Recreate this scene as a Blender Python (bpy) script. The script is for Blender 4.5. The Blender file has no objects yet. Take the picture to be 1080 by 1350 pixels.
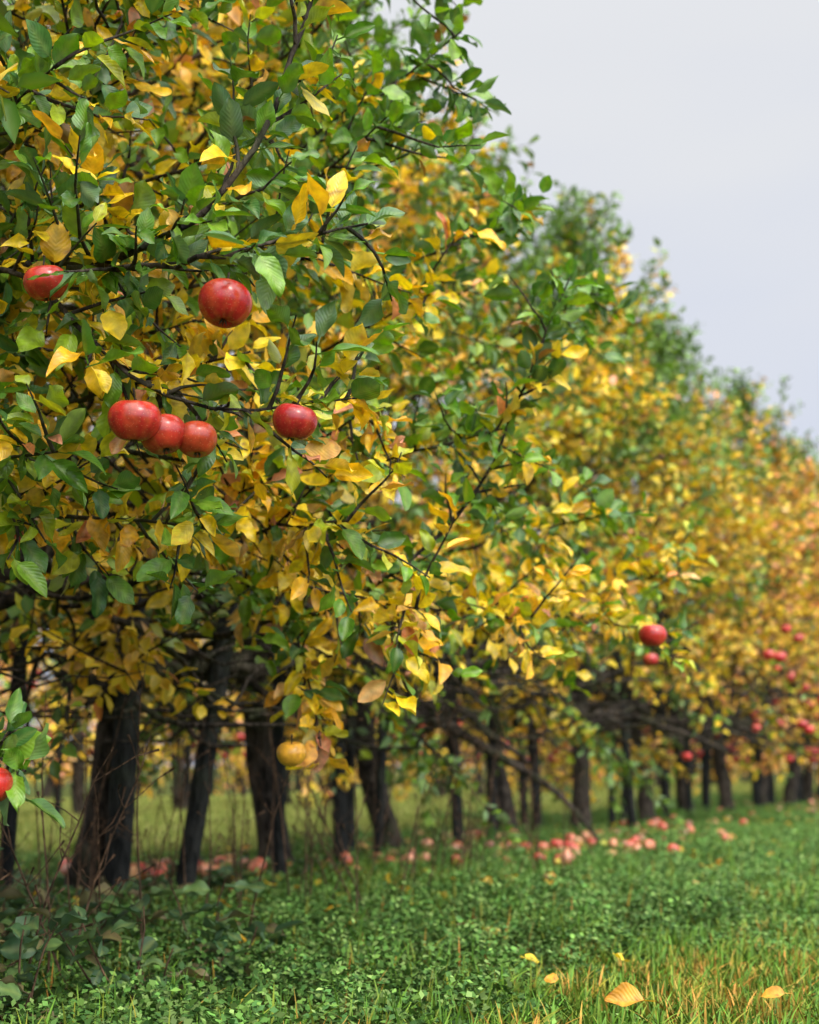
import bpy, math, numpy as np
from mathutils import Vector, Matrix
rng = np.random.default_rng(7)
scene = bpy.context.scene
UP = np.array([0., 0., 1.])

# ------------------------------------------------------------------ helpers
def nrm(v):
    v = np.asarray(v, float)
    return v / (np.linalg.norm(v, axis=-1, keepdims=True) + 1e-9)

class MB:
    def __init__(s):
        s.v = []; s.f = []; s.m = []; s.c = []; s.n = 0
    def add(s, v, f, m, c):
        v = np.asarray(v, np.float32).reshape(-1, 3); f = np.asarray(f, np.int32).reshape(-1, 4)
        c = np.asarray(c, np.float32)
        if c.ndim == 1:
            c = np.tile(c, (len(v), 1))
        if c.shape[1] == 3:
            c = np.concatenate([c, np.zeros((len(c), 1), np.float32)], 1)
        s.v.append(v); s.f.append(f + s.n); s.m.append(np.full(len(f), m, np.int32)); s.c.append(c)
        s.n += len(v)
    def mesh(s, name, mats):
        v = np.concatenate(s.v); f = np.concatenate(s.f); m = np.concatenate(s.m); c = np.concatenate(s.c)
        me = bpy.data.meshes.new(name)
        me.vertices.add(len(v)); me.vertices.foreach_set('co', v.ravel())
        me.loops.add(f.size); me.loops.foreach_set('vertex_index', f.ravel())
        me.polygons.add(len(f)); me.polygons.foreach_set('loop_start', np.arange(0, f.size, 4, dtype=np.int32))
        me.polygons.foreach_set('loop_total', np.full(len(f), 4, np.int32))
        for mt in mats: me.materials.append(mt)
        me.polygons.foreach_set('material_index', m)
        me.polygons.foreach_set('use_smooth', np.ones(len(f), bool))
        a = me.color_attributes.new('Col', 'FLOAT_COLOR', 'POINT')
        a.data.foreach_set('color', c.astype(np.float32).ravel())
        me.update(calc_edges=True)
        return me

def obj(name, me, loc=(0, 0, 0), rz=0, sc=1, parent=None):
    o = bpy.data.objects.new(name, me)
    o.location = loc; o.rotation_euler = (0, 0, rz)
    o.scale = (sc, sc, sc) if np.isscalar(sc) else sc
    scene.collection.objects.link(o)
    if parent: o.parent = parent
    return o

def tube(mb, pts, rad, m, col, sides=5, rough=0.0):
    pts = np.asarray(pts, float); n = len(pts)
    t = nrm(np.gradient(pts, axis=0))
    ref = np.array([1., 0., 0.]) if abs(nrm(pts[-1] - pts[0])[0]) < .8 else np.array([0., 1., 0.])
    a = nrm(np.cross(t, ref)); b = np.cross(t, a)
    th = np.linspace(0, 2 * np.pi, sides, endpoint=False)
    R = np.asarray(rad)[:, None] * (1 + rough * rng.normal(size=(n, sides)))
    v = pts[:, None] + R[..., None] * (np.cos(th)[None, :, None] * a[:, None] + np.sin(th)[None, :, None] * b[:, None])
    i = np.arange(n - 1)[:, None] * sides; j = np.arange(sides)[None]
    j2 = (j + 1) % sides
    f = np.stack([i + j, i + j2, i + sides + j2, i + sides + j], -1)
    mb.add(v, f, m, col)

def resample(pts, n):
    pts = np.asarray(pts, float)
    d = np.r_[0, np.cumsum(np.linalg.norm(np.diff(pts, axis=0), axis=1))]
    s = np.linspace(0, d[-1], n)
    out = np.stack([np.interp(s, d, pts[:, k]) for k in range(3)], 1)
    for _ in range(2):
        out[1:-1] = .25 * out[:-2] + .5 * out[1:-1] + .25 * out[2:]
    return out

class Leaves:
    """collects leaves, then writes them as folded, curved blades"""
    def __init__(s): s.p = []; s.d = []; s.nn = []; s.L = []; s.c = []
    def add(s, p, d, n, L, c):
        s.p.append(p); s.d.append(d); s.nn.append(n); s.L.append(L); s.c.append(c)
    def flush(s, mb, m, hi=False, wr=(.47, .63), pet=.28, curl=.16, scale=1.0):
        if not s.p: return
        p = np.concatenate(s.p); d = nrm(np.concatenate(s.d)); n = np.concatenate(s.nn)
        L = np.concatenate(s.L) * scale; c = np.concatenate(s.c)
        side = nrm(np.cross(d, n)); n = np.cross(side, d)
        N = len(p)
        if hi:
            t = np.array([-pet, 0, .06, .16, .28, .4, .52, .64, .76, .87, .95, 1.0])
            w = np.array([.02, .03, .40, .76, .94, 1.0, .98, .88, .69, .43, .2, .01])
            cols = np.array([-1, -.5, 0, .5, 1.])
        else:
            t = np.array([0, .25, .65, 1.0])
            w = np.array([.04, .9, .9, .03])
            cols = np.array([-1, 0, 1.])
        W = L * rng.uniform(wr[0], wr[1], N) * .5
        curve = rng.normal(.12, curl, N); fold = rng.uniform(.05, .7, N); twist = rng.normal(0, .4, N)
        wav = rng.uniform(0, .10, N); ph = rng.uniform(0, 6.28, N)
        T = t[None, :, None]; Cc = cols[None, None, :]
        tt = np.clip(T, 0, 1)
        ww = (w[None, :, None] * W[:, None, None]) * (1 + (rng.normal(0, .05, (N, len(t), 1))))
        lat = Cc * ww * np.cos(fold)[:, None, None]
        up = np.abs(Cc) * ww * np.sin(fold)[:, None, None] - (curve * L)[:, None, None] * tt ** 2 \
            + (wav * L)[:, None, None] * np.sin(tt * 9 + ph[:, None, None] + Cc * 1.5) * np.abs(Cc) + lat * twist[:, None, None] * tt
        al = (T + .0 * Cc) * L[:, None, None] * (1 - .25 * np.abs(curve)[:, None, None] * tt)
        v = p[:, None, None] + al[..., None] * d[:, None, None] + lat[..., None] * side[:, None, None] + up[..., None] * n[:, None, None]
        v = v + (pet * L)[:, None, None, None] * d[:, None, None]
        nt, nc = len(t), len(cols)
        base = (np.arange(N) * nt * nc)[:, None, None]
        i = np.arange(nt - 1)[None, :, None] * nc; j = np.arange(nc - 1)[None, None]
        f = np.stack([base + i + j, base + i + j + 1, base + i + nc + j + 1, base + i + nc + j], -1)
        col = np.ones((N, nt, nc, 4), np.float32)
        col[..., :3] = c[:, None, None]
        edge = (np.abs(Cc) * rng.uniform(0, .4, N)[:, None, None] + tt * rng.uniform(-.2, .3, N)[:, None, None])
        edge = np.clip(edge, 0, .5)[..., None]
        warm = c * np.array([1.2, 1.0, .8])
        col[..., :3] = col[..., :3] * (1 - edge) + warm[:, None, None] * edge
        col[..., :3] *= (1 + .12 * rng.normal(size=(N, nt, nc, 1)))
        sp = (rng.random((N, nt, nc, 1)) < .025) & (c[:, 0] > .4)[:, None, None, None]
        col[..., :3] = np.where(sp, col[..., :3] * np.array([.5, .35, .4]), col[..., :3])
        rib = (np.abs(Cc) < .1)[..., None] * .15
        col[..., :3] = np.clip(col[..., :3] * (1 - rib) + rib * np.array([.5, .52, .12]), .004, .95)
        col[..., 3] = T * .9 - np.abs(Cc) * .28
        mb.add(v, f, m, col.reshape(-1, 4))

GREENS = np.array([[.055, .15, .015], [.085, .215, .016], [.13, .30, .018], [.19, .37, .024], [.06, .165, .035]])
LIMES = np.array([[.36, .47, .02], [.50, .52, .02], [.28, .43, .02]])
YELLS = np.array([[.92, .62, .012], [.93, .67, .022], [.91, .54, .012], [.84, .62, .02], [.92, .48, .018]])
ORANG = np.array([[.92, .42, .05], [.93, .48, .08], [.88, .31, .10], [.93, .54, .18], [.88, .36, .20]])
def leafcol(n, y, orange=0.0):
    """y: yellowness 0..1 array"""
    r = y + rng.normal(0, .13, n)
    c = GREENS[rng.integers(0, len(GREENS), n)].copy()
    k = r > .43; c[k] = LIMES[rng.integers(0, 3, k.sum())]
    k = r > .51; c[k] = YELLS[rng.integers(0, 5, k.sum())]
    k = (r > .51) & (rng.random(n) < orange); c[k] = ORANG[rng.integers(0, 5, k.sum())]
    k = rng.random(n) < .01; c[k] = [.35, .15, .04]
    return c * rng.uniform(.75, 1.03, (n, 1))

def perp(d):
    r = rng.normal(size=3); r -= d * (r @ d); return nrm(r)

def leaves_on(LV, pts, t0, spacing, yb, yt, out, orange=0, Lr=(.050, .077), spread=1.0):
    d = np.linalg.norm(np.diff(pts, axis=0), axis=1).sum()
    n = max(2, int(d * (1 - t0) / spacing))
    t = t0 + (1 - t0) * (np.arange(n) + rng.uniform(0, .8, n)) / n
    t = np.clip(t, 0, 1)
    q = t * (len(pts) - 1); i = np.minimum(q.astype(int), len(pts) - 2); fr = (q - i)[:, None]
    p = pts[i] * (1 - fr) + pts[i + 1] * fr
    tg = nrm(pts[i + 1] - pts[i])
    r = rng.normal(size=(n, 3)); r -= tg * (r * tg).sum(1, keepdims=True); r = nrm(r)
    y = yb + (yt - yb) * t
    dd = nrm(tg * rng.uniform(.25, .9, (n, 1)) + r * spread + out * .3 + np.array([0, 0, -.4]) * np.clip(y, 0, 1)[:, None] + rng.normal(0, .15, (n, 3)))
    nn = nrm(UP * .7 + out * .45 + tg * .2 + rng.normal(0, .45, (n, 3)))
    LV.add(p, dd, nn, rng.uniform(Lr[0], Lr[1], n) * (1 - .3 * (rng.random(n) < .25)), leafcol(n, y, orange))

def poly(p0, d0, L, n, bend=(0, 0, 0), wob=.12):
    pts = [np.array(p0, float)]; d = nrm(d0); st = L / n
    for k in range(n):
        d = nrm(d + np.array(bend) / n + rng.normal(0, wob, 3))
        pts.append(pts[-1] + d * st)
    return np.array(pts)

BARK = np.array([.05, .043, .034]); TWIG = np.array([.075, .05, .035])

def apple(mb, c, R, m, ms, hi=False, tone=None, stem=True, tilt=.15):
    nu, nv = (30, 18) if hi else (14, 9)
    ph = np.linspace(.03, np.pi - .03, nv)[:, None]; th = np.linspace(0, 2 * np.pi, nu, endpoint=False)[None]
    lobes = 1 + .018 * np.cos(5 * th + 1) * (ph / np.pi) ** 2 + .02 * np.cos(2 * th + rng.uniform(0, 6)) + .02 * np.cos(th + rng.uniform(0, 6))
    rr = R * np.sin(ph) ** .92 * (1 + .09 * np.cos(ph)) * lobes
    z = R * .86 * np.cos(ph) - .30 * R * np.exp(-(ph / .36) ** 2) + .2 * R * np.exp(-((np.pi - ph) / .3) ** 2) + 0 * th
    v = np.stack([rr * np.cos(th), rr * np.sin(th), z], -1).reshape(-1, 3)
    ax = rng.normal(0, tilt, 2)
    def rot(v):
        a, b = ax
        v = v @ np.array([[1, 0, 0], [0, math.cos(a), -math.sin(a)], [0, math.sin(a), math.cos(a)]])
        return v @ np.array([[math.cos(b), 0, math.sin(b)], [0, 1, 0], [-math.sin(b), 0, math.cos(b)]])
    i = np.arange(nv - 1)[:, None] * nu; j = np.arange(nu)[None]; j2 = (j + 1) % nu
    f = np.stack([i + j, i + nu + j, i + nu + j2, i + j2], -1)
    if tone is None: tone = np.array([.46, .022, .018])
    warm = np.array([.62, .20, .04])
    st = np.clip(rng.normal(0.0, .11, (1, nu)) + .09 * np.cos(th + rng.uniform(0, 6)) + .45 * np.exp(-(ph / .40) ** 2) + .12 * np.exp(-((np.pi - ph) / .5) ** 2) + rng.normal(0, .04, (nv, nu)), 0, .8)[..., None]
    col = tone * (1 - st) + warm * st
    mb.add(rot(v) + c, f, m, col.reshape(-1, 3))
    if hi:   # dried blossom in the calyx basin
        for q in range(5):
            a = q * 1.257
            s = rot(np.array([[.003 * math.cos(a), .003 * math.sin(a), -R * .66], [.006 * math.cos(a), .006 * math.sin(a), -R * .86]])) + c
            tube(mb, s, [.0016, .0006], ms, TWIG, 4)
    if stem:
        s = rot(np.array([[0, 0, R * .5], [0.002, 0, R * .85], [.004, .003, R * 1.25]])) + c
        tube(mb, s, [.0015, .0014, .002], ms, TWIG, 5)

# ------------------------------------------------------------------ materials
def newmat(name):
    m = bpy.data.materials.new(name); m.use_nodes = True
    nt = m.node_tree; nt.nodes.clear()
    return m, nt, nt.nodes, nt.links
def N(nodes, t, **kw):
    n = nodes.new(t)
    for k, v in kw.items():
        if k in n.inputs: n.inputs[k].default_value = v
        else: setattr(n, k, v)
    return n

def leaf_material(name, trans=.38, rough=.42, veins=True, under=.35):
    m, nt, nd, ln = newmat(name)
    at = N(nd, 'ShaderNodeAttribute', attribute_name='Col')
    geo = N(nd, 'ShaderNodeNewGeometry')
    if veins:
        noi = N(nd, 'ShaderNodeTexNoise', Scale=55., Detail=2.)
        ln.new(geo.outputs['Position'], noi.inputs['Vector'])
        mr = N(nd, 'ShaderNodeMapRange'); mr.inputs['From Min'].default_value = .3; mr.inputs['From Max'].default_value = .7
        mr.inputs['To Min'].default_value = .72; mr.inputs['To Max'].default_value = 1.2
        ln.new(noi.outputs['Fac'], mr.inputs['Value'])
        mul = N(nd, 'ShaderNodeVectorMath', operation='SCALE')
        ln.new(at.outputs['Color'], mul.inputs[0]); ln.new(mr.outputs[0], mul.inputs['Scale'])
        cs = mul.outputs[0]
    else: cs = at.outputs['Color']
    pr = N(nd, 'ShaderNodeBsdfPrincipled', Roughness=rough)
    pr.inputs['Specular IOR Level'].default_value = .5
    if under > 0:
        mix = N(nd, 'ShaderNodeMix', data_type='RGBA')
        mix.inputs[7].default_value = (.20, .25, .17, 1)
        fm = N(nd, 'ShaderNodeMath', operation='MULTIPLY'); fm.inputs[1].default_value = under
        ln.new(geo.outputs['Backfacing'], fm.inputs[0]); ln.new(fm.outputs[0], mix.inputs[0])
        ln.new(cs, mix.inputs[6])
        ln.new(mix.outputs[2], pr.inputs['Base Color'])
    else: ln.new(cs, pr.inputs['Base Color'])
    if veins:
        s = N(nd, 'ShaderNodeMath', operation='MULTIPLY'); s.inputs[1].default_value = 62.
        ln.new(at.outputs['Alpha'], s.inputs[0])
        sn = N(nd, 'ShaderNodeMath', operation='SINE'); ln.new(s.outputs[0], sn.inputs[0])
        b = N(nd, 'ShaderNodeBump', Strength=.2, Distance=.001)
        ln.new(sn.outputs[0], b.inputs['Height']); ln.new(b.outputs[0], pr.inputs['Normal'])
    tr = N(nd, 'ShaderNodeBsdfTranslucent')
    hs = N(nd, 'ShaderNodeHueSaturation', Saturation=1.1, Value=1.1)
    ln.new(cs, hs.inputs['Color']); ln.new(hs.outputs[0], tr.inputs['Color'])
    ms = N(nd, 'ShaderNodeMixShader'); ms.inputs[0].default_value = trans
    ln.new(pr.outputs[0], ms.inputs[1]); ln.new(tr.outputs[0], ms.inputs[2])
    out = N(nd, 'ShaderNodeOutputMaterial'); ln.new(ms.outputs[0], out.inputs[0])
    return m

def simple_material(name, rough=.6, spec=.3):
    m, nt, nd, ln = newmat(name)
    at = N(nd, 'ShaderNodeAttribute', attribute_name='Col')
    pr = N(nd, 'ShaderNodeBsdfPrincipled', Roughness=rough); ln.new(at.outputs['Color'], pr.inputs['Base Color'])
    pr.inputs['Specular IOR Level'].default_value = spec
    out = N(nd, 'ShaderNodeOutputMaterial'); ln.new(pr.outputs[0], out.inputs[0])
    return m

def bark_material(name, c1, c2, scale=30, moss=None):
    m, nt, nd, ln = newmat(name)
    tc = N(nd, 'ShaderNodeTexCoord'); mp = N(nd, 'ShaderNodeMapping'); mp.inputs['Scale'].default_value = (1, 1, .35)
    ln.new(tc.outputs['Object'], mp.inputs[0])
    no = N(nd, 'ShaderNodeTexNoise', Scale=float(scale), Detail=6., Roughness=.65); ln.new(mp.outputs[0], no.inputs['Vector'])
    vo = N(nd, 'ShaderNodeTexVoronoi', Scale=scale * 1.6); ln.new(mp.outputs[0], vo.inputs['Vector'])
    cr = N(nd, 'ShaderNodeValToRGB'); cr.color_ramp.elements[0].color = (*c1, 1); cr.color_ramp.elements[1].color = (*c2, 1)
    cr.color_ramp.elements[0].position = .38; cr.color_ramp.elements[1].position = .64
    ln.new(no.outputs['Fac'], cr.inputs[0])
    last = cr.outputs[0]
    if moss:
        n2 = N(nd, 'ShaderNodeTexNoise', Scale=5., Detail=4.); ln.new(tc.outputs['Object'], n2.inputs['Vector'])
        c2r = N(nd, 'ShaderNodeValToRGB'); c2r.color_ramp.elements[0].position = .5; c2r.color_ramp.elements[1].position = .68
        ln.new(n2.outputs['Fac'], c2r.inputs[0])
        mx = N(nd, 'ShaderNodeMix', data_type='RGBA'); mx.inputs[7].default_value = (*moss, 1)
        ln.new(c2r.outputs[0], mx.inputs[0]); ln.new(last, mx.inputs[6]); last = mx.outputs[2]
    pr = N(nd, 'ShaderNodeBsdfPrincipled', Roughness=.9); ln.new(last, pr.inputs['Base Color'])
    pr.inputs['Specular IOR Level'].default_value = .2
    ad = N(nd, 'ShaderNodeMath', operation='ADD'); ln.new(no.outputs['Fac'], ad.inputs[0]); ln.new(vo.outputs['Distance'], ad.inputs[1])
    b = N(nd, 'ShaderNodeBump', Strength=1., Distance=.02); ln.new(ad.outputs[0], b.inputs['Height']); ln.new(b.outputs[0], pr.inputs['Normal'])
    out = N(nd, 'ShaderNodeOutputMaterial'); ln.new(pr.outputs[0], out.inputs[0])
    return m

def apple_material(name, rough=.25):
    m, nt, nd, ln = newmat(name)
    at = N(nd, 'ShaderNodeAttribute', attribute_name='Col')
    geo = N(nd, 'ShaderNodeNewGeometry')
    no = N(nd, 'ShaderNodeTexNoise', Scale=38., Detail=4., Roughness=.7); ln.new(geo.outputs['Position'], no.inputs['Vector'])
    mr = N(nd, 'ShaderNodeMapRange'); mr.inputs['From Min'].default_value = .35; mr.inputs['From Max'].default_value = .7
    mr.inputs['To Min'].default_value = .65; mr.inputs['To Max'].default_value = 1.35
    ln.new(no.outputs['Fac'], mr.inputs['Value'])
    mul = N(nd, 'ShaderNodeVectorMath', operation='SCALE'); ln.new(at.outputs['Color'], mul.inputs[0]); ln.new(mr.outputs[0], mul.inputs['Scale'])
    vo = N(nd, 'ShaderNodeTexVoronoi', Scale=260.); ln.new(geo.outputs['Position'], vo.inputs['Vector'])
    lt = N(nd, 'ShaderNodeMath', operation='LESS_THAN'); lt.inputs[1].default_value = .17; ln.new(vo.outputs['Distance'], lt.inputs[0])
    l2 = N(nd, 'ShaderNodeMath', operation='MULTIPLY'); l2.inputs[1].default_value = .35; ln.new(lt.outputs[0], l2.inputs[0])
    mx = N(nd, 'ShaderNodeMix', data_type='RGBA'); mx.inputs[7].default_value = (.6, .3, .15, 1)
    ln.new(l2.outputs[0], mx.inputs[0]); ln.new(mul.outputs[0], mx.inputs[6])
    pr = N(nd, 'ShaderNodeBsdfPrincipled', Roughness=rough); ln.new(mx.outputs[2], pr.inputs['Base Color'])
    out = N(nd, 'ShaderNodeOutputMaterial'); ln.new(pr.outputs[0], out.inputs[0])
    return m

M_BARK = bark_material('apple_bark', (.011, .009, .007), (.09, .07, .052), 30, moss=(.045, .05, .022))
M_LEAF = leaf_material('apple_leaf', trans=.28, rough=.35)
M_LEAF2 = leaf_material('apple_leaf_row', trans=.22, rough=.40, veins=False)
M_LEAF3 = simple_material('apple_leaf_distant', .5, .35)
M_APPLE = apple_material('apple_skin')
M_STAKE = bark_material('weathered_stake', (.008, .009, .009), (.032, .032, .028), 22, moss=(.022, .028, .016))
M_HERB = simple_material('herb_leaf', .6, .15)
M_WEED = leaf_material('weed_leaf', trans=.2, rough=.55, veins=False, under=.15)
M_GRASS = simple_material('grass_blade', .55, .15)
M_STEM = bark_material('dry_stem', (.05, .03, .018), (.16, .09, .05), 40)

# ------------------------------------------------------------------ apple tree
def trunk_z(tr, z):
    return np.array([np.interp(z, tr[:, 2], tr[:, 0]), np.interp(z, tr[:, 2], tr[:, 1]), z])

def make_tree(name, seed, H=5.0, ylow=.62, ytop=.12, orange=.15, napples=6, nl=46, dens=1.0, lscale=1.0, rmul=1.0, zb=.86, lm=None, ar=(1.5, 1.8)):
    global rng
    rng = np.random.default_rng(seed)
    mb = MB(); LV = Leaves()
    zs = np.r_[-.05, .03, .12, .22, .35, .5, .65, .8, .95, 1.1, 1.4, 1.9, 2.5, 3.0, H]
    lean = rng.normal(0, .05, 2) + np.array([.03, .02])
    tr = np.stack([np.cumsum(np.r_[0, rng.normal(lean[0] * .25, .014, len(zs) - 1)]), np.cumsum(np.r_[0, rng.normal(lean[1] * .25, .014, len(zs) - 1)]), zs], 1)
    rad = np.interp(zs, [-.05, .05, .2, .6, 1.05, 2, 3, 3.7, H], [.082, .075, .065, .058, .063, .046, .03, .018, .005])
    tube(mb, tr, rad, 0, BARK, 18, rough=.10)
    for i in range(nl):
        u = (i + rng.uniform(0, 1)) / nl
        z0 = zb + (H - zb - .14) * u ** .95
        f = z0 / H * 5.0
        reach = rmul * np.interp(f, [.8, 1.5, 2.3, 3.2, 4.0, 4.6, 5.0], [1.45, 1.6, 1.36, .88, .44, .24, .12]) * rng.uniform(.76, 1.08)
        el = math.radians(np.interp(f, [.85, 1.4, 2.2, 3.2, 4.2, 5], [4, 14, 26, 42, 60, 76]) + rng.normal(0, 7))
        az = i * 2.39996 + rng.normal(0, .3)
        dirn = np.array([math.cos(az) * math.cos(el), math.sin(az) * math.cos(el), math.sin(el)])
        L = reach / max(.4, math.cos(el)) * .95
        L = min(L, 1.75)
        if f > 2.5: L = min(L, max(.22, (H + .22 - z0) / math.sin(el + .12)))
        bend = (0, 0, -.38) if f < 1.5 else ((0, 0, .05) if f < 2.6 else (0, 0, .25))
        p = poly(trunk_z(tr, z0), dirn, L, 8, bend, .09)
        r0 = np.interp(f, [.8, 2.5, 4, 5], [.032, .021, .012, .006])
        tube(mb, p, np.linspace(r0, .0028, 9), 0, BARK, 6, rough=.05)
        out = nrm(np.array([math.cos(az), math.sin(az), .15]))
        bare = np.interp(f, [.9, 1.8, 3, 4], [.5, .34, .15, .0])
        yl = np.interp(f, [.8, 2.6, 4.0, 5], [ylow, ylow * .96, ylow * .4 + ytop * .6, ytop]) + rng.normal(0, .15)
        t = .12 + rng.uniform(0, .08)
        while t < 1.0:
            q = t * 8; k = min(int(q), 7); pp = p[k] + (p[k + 1] - p[k]) * (q - k); tg = nrm(p[k + 1] - p[k])
            if t < bare:
                if rng.random() < .8:
                    w = poly(pp, tg * .4 + perp(tg) + np.array([0, 0, -.1]), rng.uniform(.12, .5), 4, (0, 0, 0), .25)
                    tube(mb, w, np.linspace(.005, .0012, 5), 0, TWIG, 4)
                    if rng.random() < .35: leaves_on(LV, w, .4, .04, yl + .2, yl + .2, out, orange)
                t += .08 / L; continue
            sd = perp(tg)
            if f < 1.3: sd = nrm(sd + np.array([0, 0, -.15]))
            elif f > 2.2: sd = nrm(sd + np.array([0, 0, .4]))
            ll = rng.uniform(.16, .46) * np.interp(f, [1, 3, 5], [1.05, .95, .5])
            if rng.random() < .10 and 1.6 < f < 3.2: ll *= 1.4
            w = poly(pp, tg * .7 + sd, ll, 5, (0, 0, .25 if f > 1.6 else -.1), .12)
            tube(mb, w, np.linspace(.0048, .0012, 6), 0, TWIG, 4)
            yy = yl + rng.normal(0, .12)
            leaves_on(LV, w, .08, .019 / dens, yy + .22, yy - .30, out, orange)
            t += rng.uniform(.068, .104) / L / dens
        leaves_on(LV, p[2:], max(0, bare - .15), .027 / dens, yl + .25, yl - .1, out, orange)
        leaves_on(LV, p[-2:], .1, .018, yl, yl - .15, out, orange)
    for i in range(16):
        z0 = H * rng.uniform(.72, .97)
        pp = trunk_z(tr, z0) + np.r_[rng.normal(0, .08 + .5 * (1 - z0 / H), 2), 0]
        w = poly(pp, np.r_[rng.normal(0, .18, 2), 1.], rng.uniform(.3, .62), 6, (0, 0, .4), .05)
        tube(mb, w, np.linspace(.006, .0013, 7), 0, TWIG, 4)
        leaves_on(LV, w, .02, .018, ytop + .12, ytop - .1, nrm(w[-1] - w[0]), orange * .5, Lr=(.05, .08), spread=.8)
    LV.flush(mb, 1, scale=lscale)
    for k in range(napples):
        z = rng.uniform(.5, 1.0) + rng.uniform(0, 1.1) * rng.random(); az = rng.uniform(0, 6.28); r = rng.uniform(*ar)
        R = rng.uniform(.034, .045)
        for q in range(rng.integers(1, 4)):
            c = np.array([math.cos(az) * r, math.sin(az) * r, z]) + rng.normal(0, .055, 3) * (q > 0)
            apple(mb, c, R, 2, 0, tone=np.array([.58, .035, .035]) * rng.uniform(.55, 1.1))
    return mb.mesh(name, [M_BARK, lm or M_LEAF2, M_APPLE])

V_near = [make_tree('apple_tree_near_%d' % i, 11 + i, H=h, ylow=.58, ytop=.03, orange=.10, napples=n, nl=64, dens=1.27)
          for i, (h, n) in enumerate([(4.6, 0), (4.3, 0), (4.55, 1)])]
V_mid = [make_tree('apple_tree_mid_%d' % i, 31 + i, H=h, ylow=.65, ytop=.04, orange=.22, napples=9, nl=56, dens=1.12, lscale=1.06, ar=(1.5, 1.8))
         for i, h in enumerate([4.4, 3.75])]
V_far = [make_tree('apple_tree_far_%d' % i, 51 + i, H=h, ylow=.81, ytop=.24, orange=.6, napples=52, nl=48, dens=.92, lscale=1.12, lm=M_LEAF3, ar=(1.5, 1.92))
         for i, h in enumerate([4.3, 3.8])]
V_back = [make_tree('apple_tree_back_%d' % i, 71 + i, H=h, ylow=.88, ytop=.55, orange=.4, napples=8, nl=36, dens=.5, lscale=1.5, rmul=.85, zb=.55, lm=M_LEAF3)
          for i, h in enumerate([4.2, 3.9])]

RU = np.array([.4312, .9023]); RN = np.array([.9023, -.4312])
def rowpt(s, lat=-3.2): return RN * lat + RU * s

rng = np.random.default_rng(5)
row_s = {k: 4.05 + 1.375 * k for k in range(-5, 34)}
near_trees = {}
for k, s in row_s.items():
    p = rowpt(s) + rng.normal(0, .04, 2)
    tall = (k % 2 == 0)
    if k <= 3: me = (V_near[0] if k % 4 == 0 else V_near[2]) if tall else V_near[1]
    elif k <= 6: me = V_mid[0] if tall else V_mid[1]
    else: me = V_far[0] if tall else V_far[1]
    o = obj('apple_tree', me, (p[0], p[1], 0), rng.uniform(0, 6.28), rng.uniform(.97, 1.02))
    near_trees[k] = (o, p)
for lat, ss in ((-7.9, np.arange(4, 46, 1.5)), (-12.6, np.arange(10, 56, 1.7)), (-17.3, np.arange(16, 66, 1.9)), (-22, np.arange(22, 80, 1.7))):
    for i, s in enumerate(ss):
        p = rowpt(s + rng.uniform(-.1, .1), lat)
        obj('apple_tree', V_back[i % 2], (p[0], p[1], 0), rng.uniform(0, 6.28), rng.uniform(.85, .98))

# ------------------------------------------------------------------ foreground fruiting limbs (part of the nearest trees)
rng = np.random.default_rng(99)
mb = MB(); LV = Leaves()
OUT = nrm(np.array([.8, -.5, .2]))
def adj(p):     # survey correction of the measured limb coordinates (1.5 deg tilt, -0.1 m)
    p = np.atleast_2d(np.array(p, float)); q = p.copy()
    q[:, 2] = p[:, 2] - .1 + .026 * p[:, 1]; q[:, 1] = p[:, 1] - .026 * (p[:, 2] - .6)
    return q
def limb(ctrl, r0, r1, y, n=22, t0=.35, lat=.07, ll=(.10, .28), orange=.06, spd=.0185, up=.1, Lr=(.050, .082)):
    p = resample(adj(ctrl), n)
    p[1:-1] += rng.normal(0, .004, (n - 2, 3))
    tube(mb, p, np.linspace(r0, r1, n), 0, BARK, 8, rough=.04)
    L = np.linalg.norm(np.diff(p, axis=0), axis=1).sum()
    t = t0
    while t < 1:
        q = t * (n - 1); k = min(int(q), n - 2); pp = p[k] + (p[k + 1] - p[k]) * (q - k); tg = nrm(p[k + 1] - p[k])
        w = poly(pp, tg * .7 + perp(tg) + np.array([0, 0, up]), rng.uniform(*ll), 5, (0, 0, .1), .13)
        tube(mb, w, np.linspace(.0042, .0013, 6), 0, TWIG, 5)
        yy = y + rng.normal(0, .17)
        leaves_on(LV, w, .05, spd, yy + .13, yy - .20, OUT, orange, Lr=Lr)
        t += rng.uniform(.7, 1.3) * lat / L
    leaves_on(LV, p[int(n * t0):], 0, .04, y + .12, y - .05, OUT, orange, Lr=Lr)
    leaves_on(LV, p[-3:], .0, .014, y, y - .1, OUT, orange, Lr=Lr)
A = (-1.79, 3.75, 1.2)
limb([A, (-1.2, 3.1, 1.45), (-.8, 2.6, 1.48), (-.575, 2.39, 1.394), (-.407, 2.26, 1.387), (-.30, 2.25, 1.461), (-.246, 2.25, 1.55), (-.211, 2.26, 1.676), (-.163, 2.29, 1.865), (-.13, 2.32, 2.05)], .016, .003, .28, n=34, lat=.06)
limb([(-.60, 2.41, 1.40), (-.44, 2.27, 1.355), (-.285, 2.15, 1.335), (-.147, 2.18, 1.382), (-.067, 2.2, 1.405)], .007, .002, .34, n=14, t0=.1, lat=.045, ll=(.06, .16))
limb([(-1.79, 3.75, 1.28), (-1.2, 3.0, 1.42), (-.85, 2.6, 1.44), (-.68, 2.39, 1.413), (-.576, 2.35, 1.289), (-.485, 2.29, 1.184), (-.407, 2.25, 1.12), (-.31, 2.29, 1.11), (-.194, 2.31, 1.125), (-.088, 2.32, 1.145)], .013, .002, .48, n=32, lat=.045, ll=(.06, .2))
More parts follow.
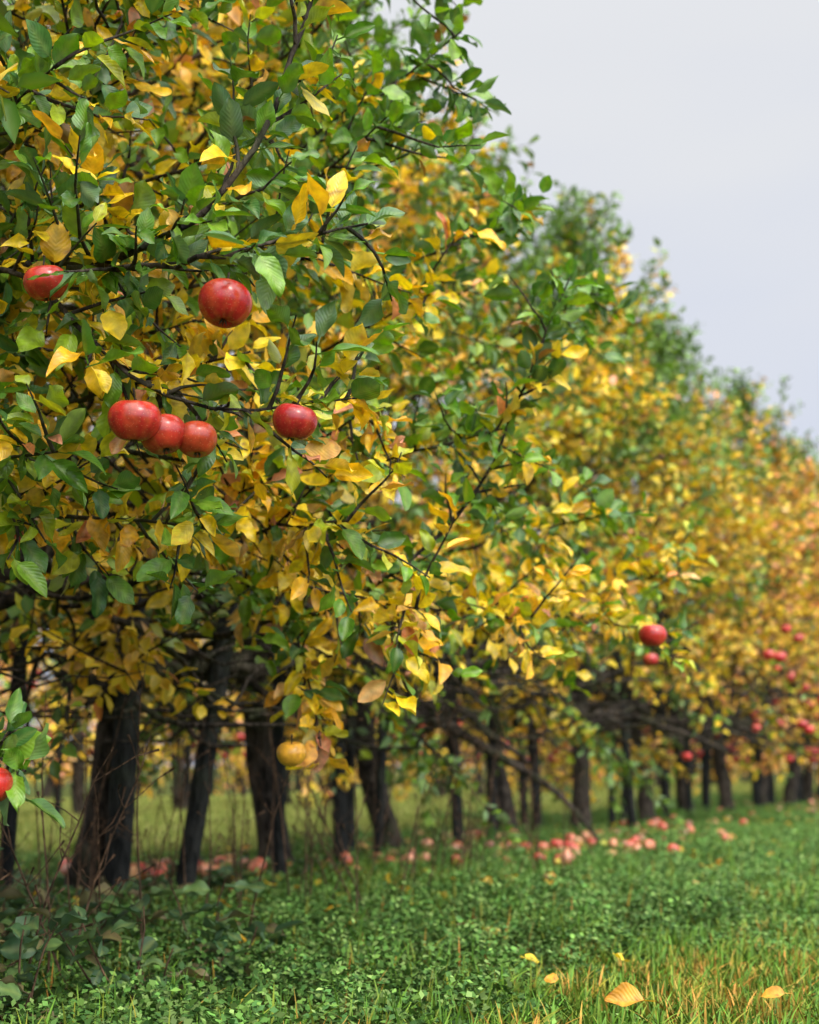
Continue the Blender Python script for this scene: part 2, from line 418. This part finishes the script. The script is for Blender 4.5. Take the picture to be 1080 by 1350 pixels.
limb([(-1.22, 5.0, 1.0), (-.6, 4.1, .85), (-.109, 3.39, .905), (.109, 3.37, 1.066), (.20, 3.33, 1.21), (.275, 3.29, 1.40), (.381, 3.25, 1.657)], .013, .002, .20, n=26, t0=.5, lat=.07, ll=(.06, .18))
for (tx, ty, tz, y, k) in [(-.62, 2.35, 1.75, .32, -1), (-.42, 2.5, 2.0, .34, -1), (-.66, 2.5, 2.15, .45, -1), (-.15, 2.75, 1.55, .38, -1), (-.05, 2.9, 1.9, .32, 0), (.12, 3.1, 2.2, .12, 0),
                           (-.58, 2.3, 1.05, .40, -1), (-.66, 2.45, .95, .42, -1), (-.36, 2.5, .95, .48, -1), (-.12, 2.75, 1.0, .53, 0), (.02, 3.0, .85, .62, 0), (.3, 3.5, .86, .62, 1),
                           (-.5, 2.45, 1.5, .52, -1), (-.3, 2.6, 1.3, .58, -1), (-.75, 2.45, 1.2, .34, -1), (-.05, 2.85, 1.25, .5, 0), (-.55, 2.6, 1.85, .6, -1), (-.25, 2.75, 1.8, .5, -1), (0.05, 3.2, 1.6, .52, 0),
                           (-.5, 2.7, 2.05, .58, -1), (-.7, 2.6, 1.6, .58, -2), (-.85, 2.55, 1.9, .5, -2), (-.25, 2.95, 2.3, .42, -1), (-.1, 3.2, 2.1, .46, 0), (-.45, 2.9, 1.45, .65, -1), (-.75, 2.7, 1.35, .52, -2), (.1, 3.3, 2.6, .15, 0), (-.3, 2.9, 1.1, .65, 0),
                           (.22, 3.3, 1.3, .43, 0), (.55, 4.0, 1.2, .52, 1), (.9, 4.7, 1.1, .55, 2), (.6, 4.1, 1.9, .24, 1), (.3, 3.5, 1.9, .28, 0), (-.3, 2.6, 2.3, .24, -1), (.7, 4.3, .9, .6, 1)]:
    b = near_trees[k][1]; z0 = max(.95, tz - .35)
    a = np.array([b[0], b[1], z0]); e = np.array([tx, ty, tz])
    m1 = a + (e - a) * .45 + np.array([0, 0, .12]); m2 = a + (e - a) * .8 + np.array([0, 0, .06])
    limb([a, m1, m2, e], .013, .002, y, n=20, t0=.55, lat=.06, ll=(.1, .28), up=.2 if tz > 1.1 else .1, orange=.08)
limb([(-.66, 6.2, 1.0), (-.4, 4.4, .95), (-.26, 3.5, .80), (-.22, 3.3, .66), (-.20, 3.25, .56)], .012, .002, .66, n=22, t0=.7, lat=.06, ll=(.06, .14), up=0)
limb([(-1.5, 3.2, .9), (-1.0, 2.7, .72), (-.74, 2.35, .60), (-.66, 2.25, .565), (-.585, 2.2, .535)], .008, .002, .05, n=16, t0=.80, lat=.05, ll=(.04, .09), up=.2)
for i in range(760):
    k = rng.integers(-2, 3) if i < 520 else rng.integers(2, 9); b = near_trees[k][1]
    p0 = np.r_[b + RU * rng.uniform(-.7, .7) + RN * rng.uniform(-.5, .95), rng.uniform(.66, 1.3)]
    d = np.r_[rng.normal(0, 1, 2), rng.normal(.0, .25)]
    w = poly(p0, d, rng.uniform(.3, 1.0), 9, (0, 0, rng.uniform(-.2, .3)), .26)
    w[:, 2] = np.maximum(w[:, 2], .56 + .1 * rng.random())
    tube(mb, w, np.linspace(rng.uniform(.004, .014), .0015, 10), 0, BARK, 5)
for k in range(-2, 8):
    b = near_trees[k][1]
    for j in range(4):
        az = rng.uniform(-2.2, .8)
        w = poly(np.r_[b, rng.uniform(.72, 1.0)], (math.cos(az), math.sin(az), .12), rng.uniform(.8, 1.25), 11, (0, 0, .1), .17)
        tube(mb, w, np.linspace(.036, .008, 12), 0, BARK, 9, rough=.08)
LV.flush(mb, 1, hi=True)
hero = obj('fruiting_limbs', mb.mesh('fruiting_limbs', [M_BARK, M_LEAF, M_APPLE]), parent=None)
mt = near_trees[-1][0]; hero.parent = mt
hero.matrix_parent_inverse = (Matrix.Translation(mt.location) @ mt.rotation_euler.to_matrix().to_4x4() @ Matrix.Diagonal((*mt.scale, 1))).inverted()

for (x, y, z, R, tone) in [(-.285, 2.127, 1.249, .0425, (.40, .014, .013)), (-.428, 2.17, 1.074, .041, (.40, .016, .014)), (-.390, 2.21, 1.060, .037, (.38, .025, .014)),
                           (-.340, 2.23, 1.056, .034, (.42, .045, .016)), (-.184, 2.22, 1.083, .036, (.34, .012, .014)), (-.600, 2.26, 1.325, .036, (.40, .025, .018)),
                           (.700, 4.1, .863, .041, (.42, .025, .02)), (-.255, 3.12, .545, .033, (.72, .36, .03)), (-.632, 2.18, .515, .034, (.46, .025, .018)),
                           (-.52, 2.42, 1.19, .03, (.42, .04, .025))]:
    mb = MB(); apple(mb, np.zeros(3), R, 0, 1, hi=True, tone=np.array(tone))
    q = adj((x, y, z))[0]
    obj('apple', mb.mesh('apple', [M_APPLE, M_BARK]), tuple(q), rng.uniform(0, 6.28))

# ------------------------------------------------------------------ stakes
def stake_mesh(H, r, name):
    mb = MB()
    zs = np.r_[-.05, 0, .3, .8, 1.3, H - .04, H, H + .004]
    pts = np.stack([rng.normal(0, .002, 8), rng.normal(0, .002, 8), zs], 1)
    tube(mb, pts, [r, r, r, r * .98, r * .97, r * .96, r * .75, .001], 0, BARK, 14, rough=.02)
    for z in (.75, 1.15):
        tube(mb, [(0, 0, z), (0, 0, z + .025)], [r * 1.08, r * 1.08], 1, BARK, 14)
    return mb.mesh(name, [M_STAKE, M_BARK])
S1 = stake_mesh(1.9, .032, 'stake'); S2 = stake_mesh(1.7, .025, 'stake_thin')
for k in range(-3, 30):
    s = row_s[k]
    for off, me in ((.34, S1), (.62, S2), (.95, S2)):
        if k == 0 and off < .9: continue
        if off > .9 and k % 3 == 0 and k > 1: continue
        p = rowpt(s + off + rng.normal(0, .05), -3.2 + rng.normal(.05, .08))
        o = obj('tree_stake', me, (p[0], p[1], 0))
        o.rotation_euler = (rng.normal(0, .035), rng.normal(.03, .04), rng.uniform(0, 6))
o = obj('tree_stake', stake_mesh(1.8, .036, 'stake_leaning'), (-.80, 5.12, 0)); o.rotation_euler = (0, .14, 0)
o = obj('tree_stake', stake_mesh(1.9, .045, 'stake_thick'), (-1.0, 5.0, 0)); o.rotation_euler = (0, .02, 0)
for lat in (-7.9, -12.6):
    for s in np.arange(4, 50, 1.9):
        p = rowpt(s, lat); obj('tree_stake', S1, (p[0], p[1], 0))

# ------------------------------------------------------------------ ground
def ground_material():
    m, nt, nd, ln = newmat('orchard_ground')
    geo = N(nd, 'ShaderNodeNewGeometry')
    n1 = N(nd, 'ShaderNodeTexNoise', Scale=.9, Detail=6.); n2 = N(nd, 'ShaderNodeTexNoise', Scale=14., Detail=6., Roughness=.7)
    ln.new(geo.outputs['Position'], n1.inputs['Vector']); ln.new(geo.outputs['Position'], n2.inputs['Vector'])
    c1 = N(nd, 'ShaderNodeValToRGB'); e = c1.color_ramp.elements
    e[0].position = .35; e[0].color = (.05, .08, .016, 1); e[1].position = .65; e[1].color = (.16, .18, .04, 1)
    ln.new(n1.outputs['Fac'], c1.inputs[0])
    c2 = N(nd, 'ShaderNodeValToRGB'); e = c2.color_ramp.elements
    e[0].position = .35; e[0].color = (.35, .35, .3, 1); e[1].position = .7; e[1].color = (1, 1, 1, 1)
    ln.new(n2.outputs['Fac'], c2.inputs[0])
    mx = N(nd, 'ShaderNodeMix', data_type='RGBA', blend_type='MULTIPLY'); mx.inputs[0].default_value = 1
    ln.new(c1.outputs[0], mx.inputs[6]); ln.new(c2.outputs[0], mx.inputs[7])
    pr = N(nd, 'ShaderNodeBsdfPrincipled', Roughness=.95); ln.new(mx.outputs[2], pr.inputs['Base Color'])
    pr.inputs['Specular IOR Level'].default_value = .1
    b = N(nd, 'ShaderNodeBump', Strength=.8, Distance=.04); ln.new(n2.outputs['Fac'], b.inputs['Height']); ln.new(b.outputs[0], pr.inputs['Normal'])
    out = N(nd, 'ShaderNodeOutputMaterial'); ln.new(pr.outputs[0], out.inputs[0])
    return m
me = bpy.data.meshes.new('ground')
me.from_pydata([(-600, -300, 0), (600, -300, 0), (600, 900, 0), (-600, 900, 0)], [], [(0, 1, 2, 3)])
me.materials.append(ground_material()); obj('ground', me)

# ------------------------------------------------------------------ grass & herb tiles
def blades(mb, n, hmin, hmax, pal, w=(.0018, .0034), size=1.0, clump=0, lean=.45):
    p = rng.uniform(-size / 2, size / 2, (n, 2))
    if clump:
        cc = rng.uniform(-size / 2, size / 2, (clump, 2)); k = rng.integers(0, clump, n); p = cc[k] + rng.normal(0, .045, (n, 2))
    h = rng.uniform(hmin, hmax, n); az = rng.uniform(0, 6.28, n); le = np.abs(rng.normal(0, lean, n)) + .05
    dx = np.stack([np.cos(az), np.sin(az)], 1); sx = np.stack([-np.sin(az + .6), np.cos(az + .6)], 1)
    W = rng.uniform(w[0], w[1], n)
    ts = np.array([0, .4, .75, 1.0]); ws = np.array([1, .9, .6, .06])
    v = np.zeros((n, 4, 2, 3))
    for i, (t, q) in enumerate(zip(ts, ws)):
        c = p + dx * (h * le * t ** 1.8)[:, None]
        z = h * (t - .25 * le * t ** 2)
        for j, sg in enumerate((-1, 1)):
            v[:, i, j, :2] = c + sx * (W * q * sg)[:, None]; v[:, i, j, 2] = z
    b = (np.arange(n) * 8)[:, None]; i = (np.arange(3) * 2)[None]
    f = np.stack([b + i, b + i + 1, b + i + 3, b + i + 2], -1)
    col = pal[rng.integers(0, len(pal), n)] * rng.uniform(.7, 1.25, (n, 1))
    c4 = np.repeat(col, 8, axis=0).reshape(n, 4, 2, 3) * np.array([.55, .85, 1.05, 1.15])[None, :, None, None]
    mb.add(v, f, 0, np.clip(c4.reshape(-1, 3), 0, 1))

def herbs(mb, n, hmax, pal, lr=(.009, .020), size=1.0, m=1, nc=140):
    cc = rng.uniform(-size / 2, size / 2, (nc, 2)); ch = rng.uniform(.25, 1, nc)
    k = rng.integers(0, nc, n)
    off = rng.normal(0, .045, (n, 2))
    p = cc[k] + off
    z = hmax * ch[k] * np.exp(-(off ** 2).sum(1) / .006) * rng.uniform(.5, 1, n) + .012
    L = rng.uniform(*lr, n); az = rng.uniform(0, 6.28, n); el = rng.normal(.25, .45, n)
    d = np.stack([np.cos(az) * np.cos(el), np.sin(az) * np.cos(el), np.sin(el)], 1)
    nn = nrm(UP + rng.normal(0, .5, (n, 3))); s = nrm(np.cross(d, nn)); nn = np.cross(s, d)
    c = np.c_[p, z]
    W = L * rng.uniform(.25, .42, n)
    v = np.stack([c, c + d * (L * .5)[:, None] + s * W[:, None] + nn * (.1 * L)[:, None], c + d * L[:, None], c + d * (L * .5)[:, None] - s * W[:, None] + nn * (.1 * L)[:, None]], 1)
    f = (np.arange(n) * 4)[:, None] + np.arange(4)[None]
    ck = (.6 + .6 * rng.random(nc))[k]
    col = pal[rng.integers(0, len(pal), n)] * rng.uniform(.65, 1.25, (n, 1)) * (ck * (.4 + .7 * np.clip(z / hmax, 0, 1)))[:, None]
    mb.add(v, f, m, np.repeat(col, 4, axis=0))

GP = np.array([[.08, .185, .018], [.11, .225, .022], [.07, .155, .018], [.17, .22, .024], [.13, .21, .024]])
GY = np.array([[.36, .21, .036], [.26, .23, .025], [.42, .20, .036], [.20, .21, .024], [.36, .25, .05]])
GPALE = np.array([[.34, .35, .09], [.27, .30, .06], [.38, .35, .11], [.28, .32, .07]])
HP = np.array([[.09, .21, .038], [.125, .265, .05], [.07, .17, .038], [.16, .30, .055], [.22, .34, .09]])
tiles = {}
def tile(kind, i):
    mb = MB()
    if kind == 'lawn':
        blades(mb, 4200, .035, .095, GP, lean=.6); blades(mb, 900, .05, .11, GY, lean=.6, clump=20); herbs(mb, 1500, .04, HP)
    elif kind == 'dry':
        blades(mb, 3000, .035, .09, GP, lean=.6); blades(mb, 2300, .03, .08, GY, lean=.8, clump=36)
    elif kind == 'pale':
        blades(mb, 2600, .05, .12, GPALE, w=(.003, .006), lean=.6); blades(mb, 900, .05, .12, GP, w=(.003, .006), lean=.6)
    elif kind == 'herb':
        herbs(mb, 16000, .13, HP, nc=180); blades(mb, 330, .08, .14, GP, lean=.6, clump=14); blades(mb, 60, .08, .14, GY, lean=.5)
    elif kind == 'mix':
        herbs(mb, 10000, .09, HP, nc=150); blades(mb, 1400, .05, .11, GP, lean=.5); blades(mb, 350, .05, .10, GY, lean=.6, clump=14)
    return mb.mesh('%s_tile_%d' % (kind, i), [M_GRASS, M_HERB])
for kd in ('lawn', 'dry', 'herb', 'mix', 'pale'): tiles[kd] = [tile(kd, i) for i in range(4)]
grass = bpy.data.objects.new('grass', None); scene.collection.objects.link(grass)
herb = bpy.data.objects.new('chickweed', None); scene.collection.objects.link(herb)
for a in range(0, 42):
    for b in range(-12, 12):
        lat = b * .96 + .3; s = a * .96 + .5
        c = RN * lat + RU * s
        if c[1] < 1.2 or abs(c[0]) > .36 * c[1] + 1.6: continue
        g = math.sin(s * .9 + lat * 2) * .25 + math.sin(s * 2.3) * .15 + rng.normal(0, .12)
        L2 = lat + g
        if L2 > -.75: kd = 'dry' if rng.random() < .55 else 'lawn'
        elif L2 > -1.25: kd = 'mix'
        elif L2 > -4.3: kd = 'herb' if rng.random() < .92 else 'mix'
        else: kd = 'pale'
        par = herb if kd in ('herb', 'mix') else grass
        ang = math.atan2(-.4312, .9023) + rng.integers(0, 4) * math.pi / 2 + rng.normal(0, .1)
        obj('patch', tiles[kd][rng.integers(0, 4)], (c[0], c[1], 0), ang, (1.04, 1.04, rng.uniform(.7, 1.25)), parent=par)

# ------------------------------------------------------------------ broad-leaf weeds + dry stems under the first trees
mb = MB(); LV = Leaves()
WG = np.array([[.04, .10, .035], [.06, .13, .04], [.08, .15, .04], [.035, .08, .03], [.12, .10, .04]])
for i in range(200):
    s = rng.uniform(1.4, 5.6); lat = rng.uniform(-3.6, -1.75)
    if s > 3.2: lat = rng.uniform(-3.6, -2.9)
    c = rowpt(s, lat); h = rng.uniform(.06, .32) if s < 3.4 else rng.uniform(.05, .12)
    for j in range(rng.integers(2, 5)):
        w = poly(np.r_[c, 0], np.r_[rng.normal(0, .5, 2), 1.], h, 4, (0, 0, 0), .15)
        tube(mb, w, np.linspace(.003, .0015, 5), 1, TWIG, 4)
        n = rng.integers(5, 10); t = rng.uniform(.3, 1, n); p = w[0] + (w[-1] - w[0]) * t[:, None]
        az = rng.uniform(0, 6.28, n); d = np.stack([np.cos(az), np.sin(az), rng.normal(.1, .4, n)], 1)
        LV.add(p, d, nrm(UP + rng.normal(0, .4, (n, 3))), rng.uniform(.035, .085, n), WG[rng.integers(0, 5, n)] * rng.uniform(.8, 1.4, (n, 1)))
LV.flush(mb, 0, hi=True, wr=(.5, .75))
obj('broadleaf_weeds', mb.mesh('broadleaf_weeds', [M_WEED, M_STEM]))
mb = MB()
for i in range(130):
    s = rng.uniform(1.6, 6.5); c = rowpt(s, rng.uniform(-3.5, -2.0))
    w = poly(np.r_[c, 0], np.r_[rng.normal(0, .15, 2), 1.], rng.uniform(.3, .85), 7, (0, 0, 0), .07)
    tube(mb, w, np.linspace(.0035, .001, 8), 0, TWIG, 5)
    for j in range(rng.integers(2, 8)):
        k = rng.integers(2, 7); x = poly(w[k], np.r_[rng.normal(0, .6, 2), .6], rng.uniform(.04, .15), 3, (0, 0, 0), .2)
        tube(mb, x, [.0015, .0012, .001, .003], 0, TWIG, 4)
obj('dry_weed_stalks', mb.mesh('dry_weed_stalks', [M_STEM]))

# ------------------------------------------------------------------ fallen apples and leaves
mb = MB()
def drop(c, n, sx, sy):
    for i in range(n):
        x = c[0] + rng.normal(0, sx); y = c[1] + rng.normal(0, sy); R = rng.uniform(.026, .040)
        tone = [(.56, .14, .08), (.60, .25, .14), (.50, .07, .05), (.60, .32, .13), (.26, .10, .06)][rng.integers(0, 5)]
        apple(mb, np.array([x, y, R * .8 + rng.uniform(.015, .075)]), R, 0, 1, tone=np.array(tone), tilt=1.2, stem=False)
drop((-.98, 5.95), 40, .2, .22); drop((-.33, 6.5), 8, .18, .2); drop((.02, 7.0), 12, .2, .25); drop((.32, 8.3), 38, .26, .4)
drop((.92, 7.6), 32, .26, .35); drop((.56, 6.7), 5, .1, .1); drop((1.35, 9.3), 36, .35, .7)
for s in np.arange(6.5, 34, 1.2):
    c = rowpt(s, -2.9); drop(c, 5, .4, .45)
obj('fallen_apples', mb.mesh('fallen_apples', [M_APPLE, M_BARK]))

mb = MB(); LV = Leaves()
n = 800
s = rng.uniform(3.0, 22, n); lat = np.where(rng.random(n) < .88, rng.normal(-2.9, .8, n), rng.uniform(-3.5, 2.0, n))
P = RN[None] * lat[:, None] + RU[None] * s[:, None]
az = rng.uniform(0, 6.28, n)
LV.add(np.c_[P, rng.uniform(.03, .10, n)], np.stack([np.cos(az), np.sin(az), rng.normal(0, .25, n)], 1), nrm(UP + rng.normal(0, .5, (n, 3))), rng.uniform(.03, .055, n), leafcol(n, np.full(n, .75), .35) * .85)
for (x, y, L, z) in [(.43, 2.60, .07, .095), (.70, 2.72, .045, .09), (.30, 2.9, .03, .09)]:
    LV.add(np.array([[x, y, z]]), np.array([[-.9, .25, .0]]), nrm(np.array([[.1, -.8, 1.]])), np.array([L]), np.array([[.80, .38, .045]]))
LV.flush(mb, 0, hi=True, wr=(.65, .8), curl=.3)
obj('fallen_leaves', mb.mesh('fallen_leaves', [M_LEAF]))

# ------------------------------------------------------------------ sky, sun
w = bpy.data.worlds.new('World'); scene.world = w; w.use_nodes = True
nt = w.node_tree; nd = nt.nodes; ln = nt.links; nd.clear()
sd = np.array([.48, -.70, .82]); sd = sd / np.linalg.norm(sd)
sky = nd.new('ShaderNodeTexSky'); sky.sky_type = 'NISHITA'; sky.sun_disc = False
sky.sun_elevation = math.asin(sd[2]); sky.sun_rotation = math.atan2(sd[0], sd[1])
b1 = nd.new('ShaderNodeBackground'); b1.inputs[1].default_value = .08; ln.new(sky.outputs[0], b1.inputs[0])
tc = nd.new('ShaderNodeTexCoord'); sx = nd.new('ShaderNodeSeparateXYZ'); ln.new(tc.outputs['Generated'], sx.inputs[0])
no = nd.new('ShaderNodeTexNoise'); no.inputs['Scale'].default_value = 2.2; no.inputs['Detail'].default_value = 3
mp = nd.new('ShaderNodeMapping'); mp.inputs['Scale'].default_value = (1, 1, 3); ln.new(tc.outputs['Generated'], mp.inputs[0]); ln.new(mp.outputs[0], no.inputs['Vector'])
ma = nd.new('ShaderNodeMath'); ma.operation = 'MULTIPLY_ADD'; ma.inputs[1].default_value = .4; ma.inputs[2].default_value = -.2; ln.new(no.outputs['Fac'], ma.inputs[0])
ad = nd.new('ShaderNodeMath'); ad.operation = 'ADD'; ln.new(sx.outputs['Z'], ad.inputs[0]); ln.new(ma.outputs[0], ad.inputs[1])
cr = nd.new('ShaderNodeValToRGB'); e = cr.color_ramp.elements
e[0].position = .0; e[0].color = (.64, .70, .88, 1); e[1].position = 1; e[1].color = (1, 1, 1, 1)
x = e.new(.22); x.color = (.71, .755, .88, 1)
x = e.new(.45); x.color = (.83, .845, .88, 1)
ln.new(ad.outputs[0], cr.inputs[0])
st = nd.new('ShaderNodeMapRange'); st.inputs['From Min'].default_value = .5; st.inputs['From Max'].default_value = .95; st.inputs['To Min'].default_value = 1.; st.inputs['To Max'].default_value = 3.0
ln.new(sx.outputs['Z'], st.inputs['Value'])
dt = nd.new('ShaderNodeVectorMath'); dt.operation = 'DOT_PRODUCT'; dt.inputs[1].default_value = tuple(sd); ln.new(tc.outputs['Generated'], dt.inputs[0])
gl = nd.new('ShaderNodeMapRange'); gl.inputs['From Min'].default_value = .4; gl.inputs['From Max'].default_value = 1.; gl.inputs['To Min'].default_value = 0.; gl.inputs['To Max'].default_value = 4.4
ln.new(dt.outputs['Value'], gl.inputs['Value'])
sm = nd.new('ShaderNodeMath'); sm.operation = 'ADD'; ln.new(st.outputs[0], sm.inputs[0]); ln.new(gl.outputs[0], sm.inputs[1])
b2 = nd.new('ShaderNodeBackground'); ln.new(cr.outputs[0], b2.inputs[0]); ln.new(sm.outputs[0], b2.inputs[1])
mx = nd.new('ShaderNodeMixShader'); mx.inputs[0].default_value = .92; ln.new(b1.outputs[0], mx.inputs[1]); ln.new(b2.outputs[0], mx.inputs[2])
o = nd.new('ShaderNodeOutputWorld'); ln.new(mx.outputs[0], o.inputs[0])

sun = bpy.data.lights.new('sun', 'SUN'); sun.energy = 1.5; sun.angle = math.radians(11); sun.color = (1, .93, .82)
so = bpy.data.objects.new('sun', sun); scene.collection.objects.link(so)
so.rotation_euler = Vector(tuple(sd)).to_track_quat('Z', 'Y').to_euler()

# ------------------------------------------------------------------ camera
cam = bpy.data.cameras.new('camera'); co = bpy.data.objects.new('camera', cam); scene.collection.objects.link(co)
cam.sensor_fit = 'VERTICAL'; cam.sensor_height = 36; cam.sensor_width = 28.8; cam.lens = 50
cam.clip_start = .05; cam.clip_end = 3000
co.location = (0, 0, .5); co.rotation_euler = (math.radians(90 + 10.13), 0, 0)
cam.dof.use_dof = True; cam.dof.focus_distance = 2.4; cam.dof.aperture_fstop = 3.5
scene.camera = co
scene.view_settings.view_transform = 'Standard'; scene.view_settings.look = 'None'; scene.view_settings.exposure = 0
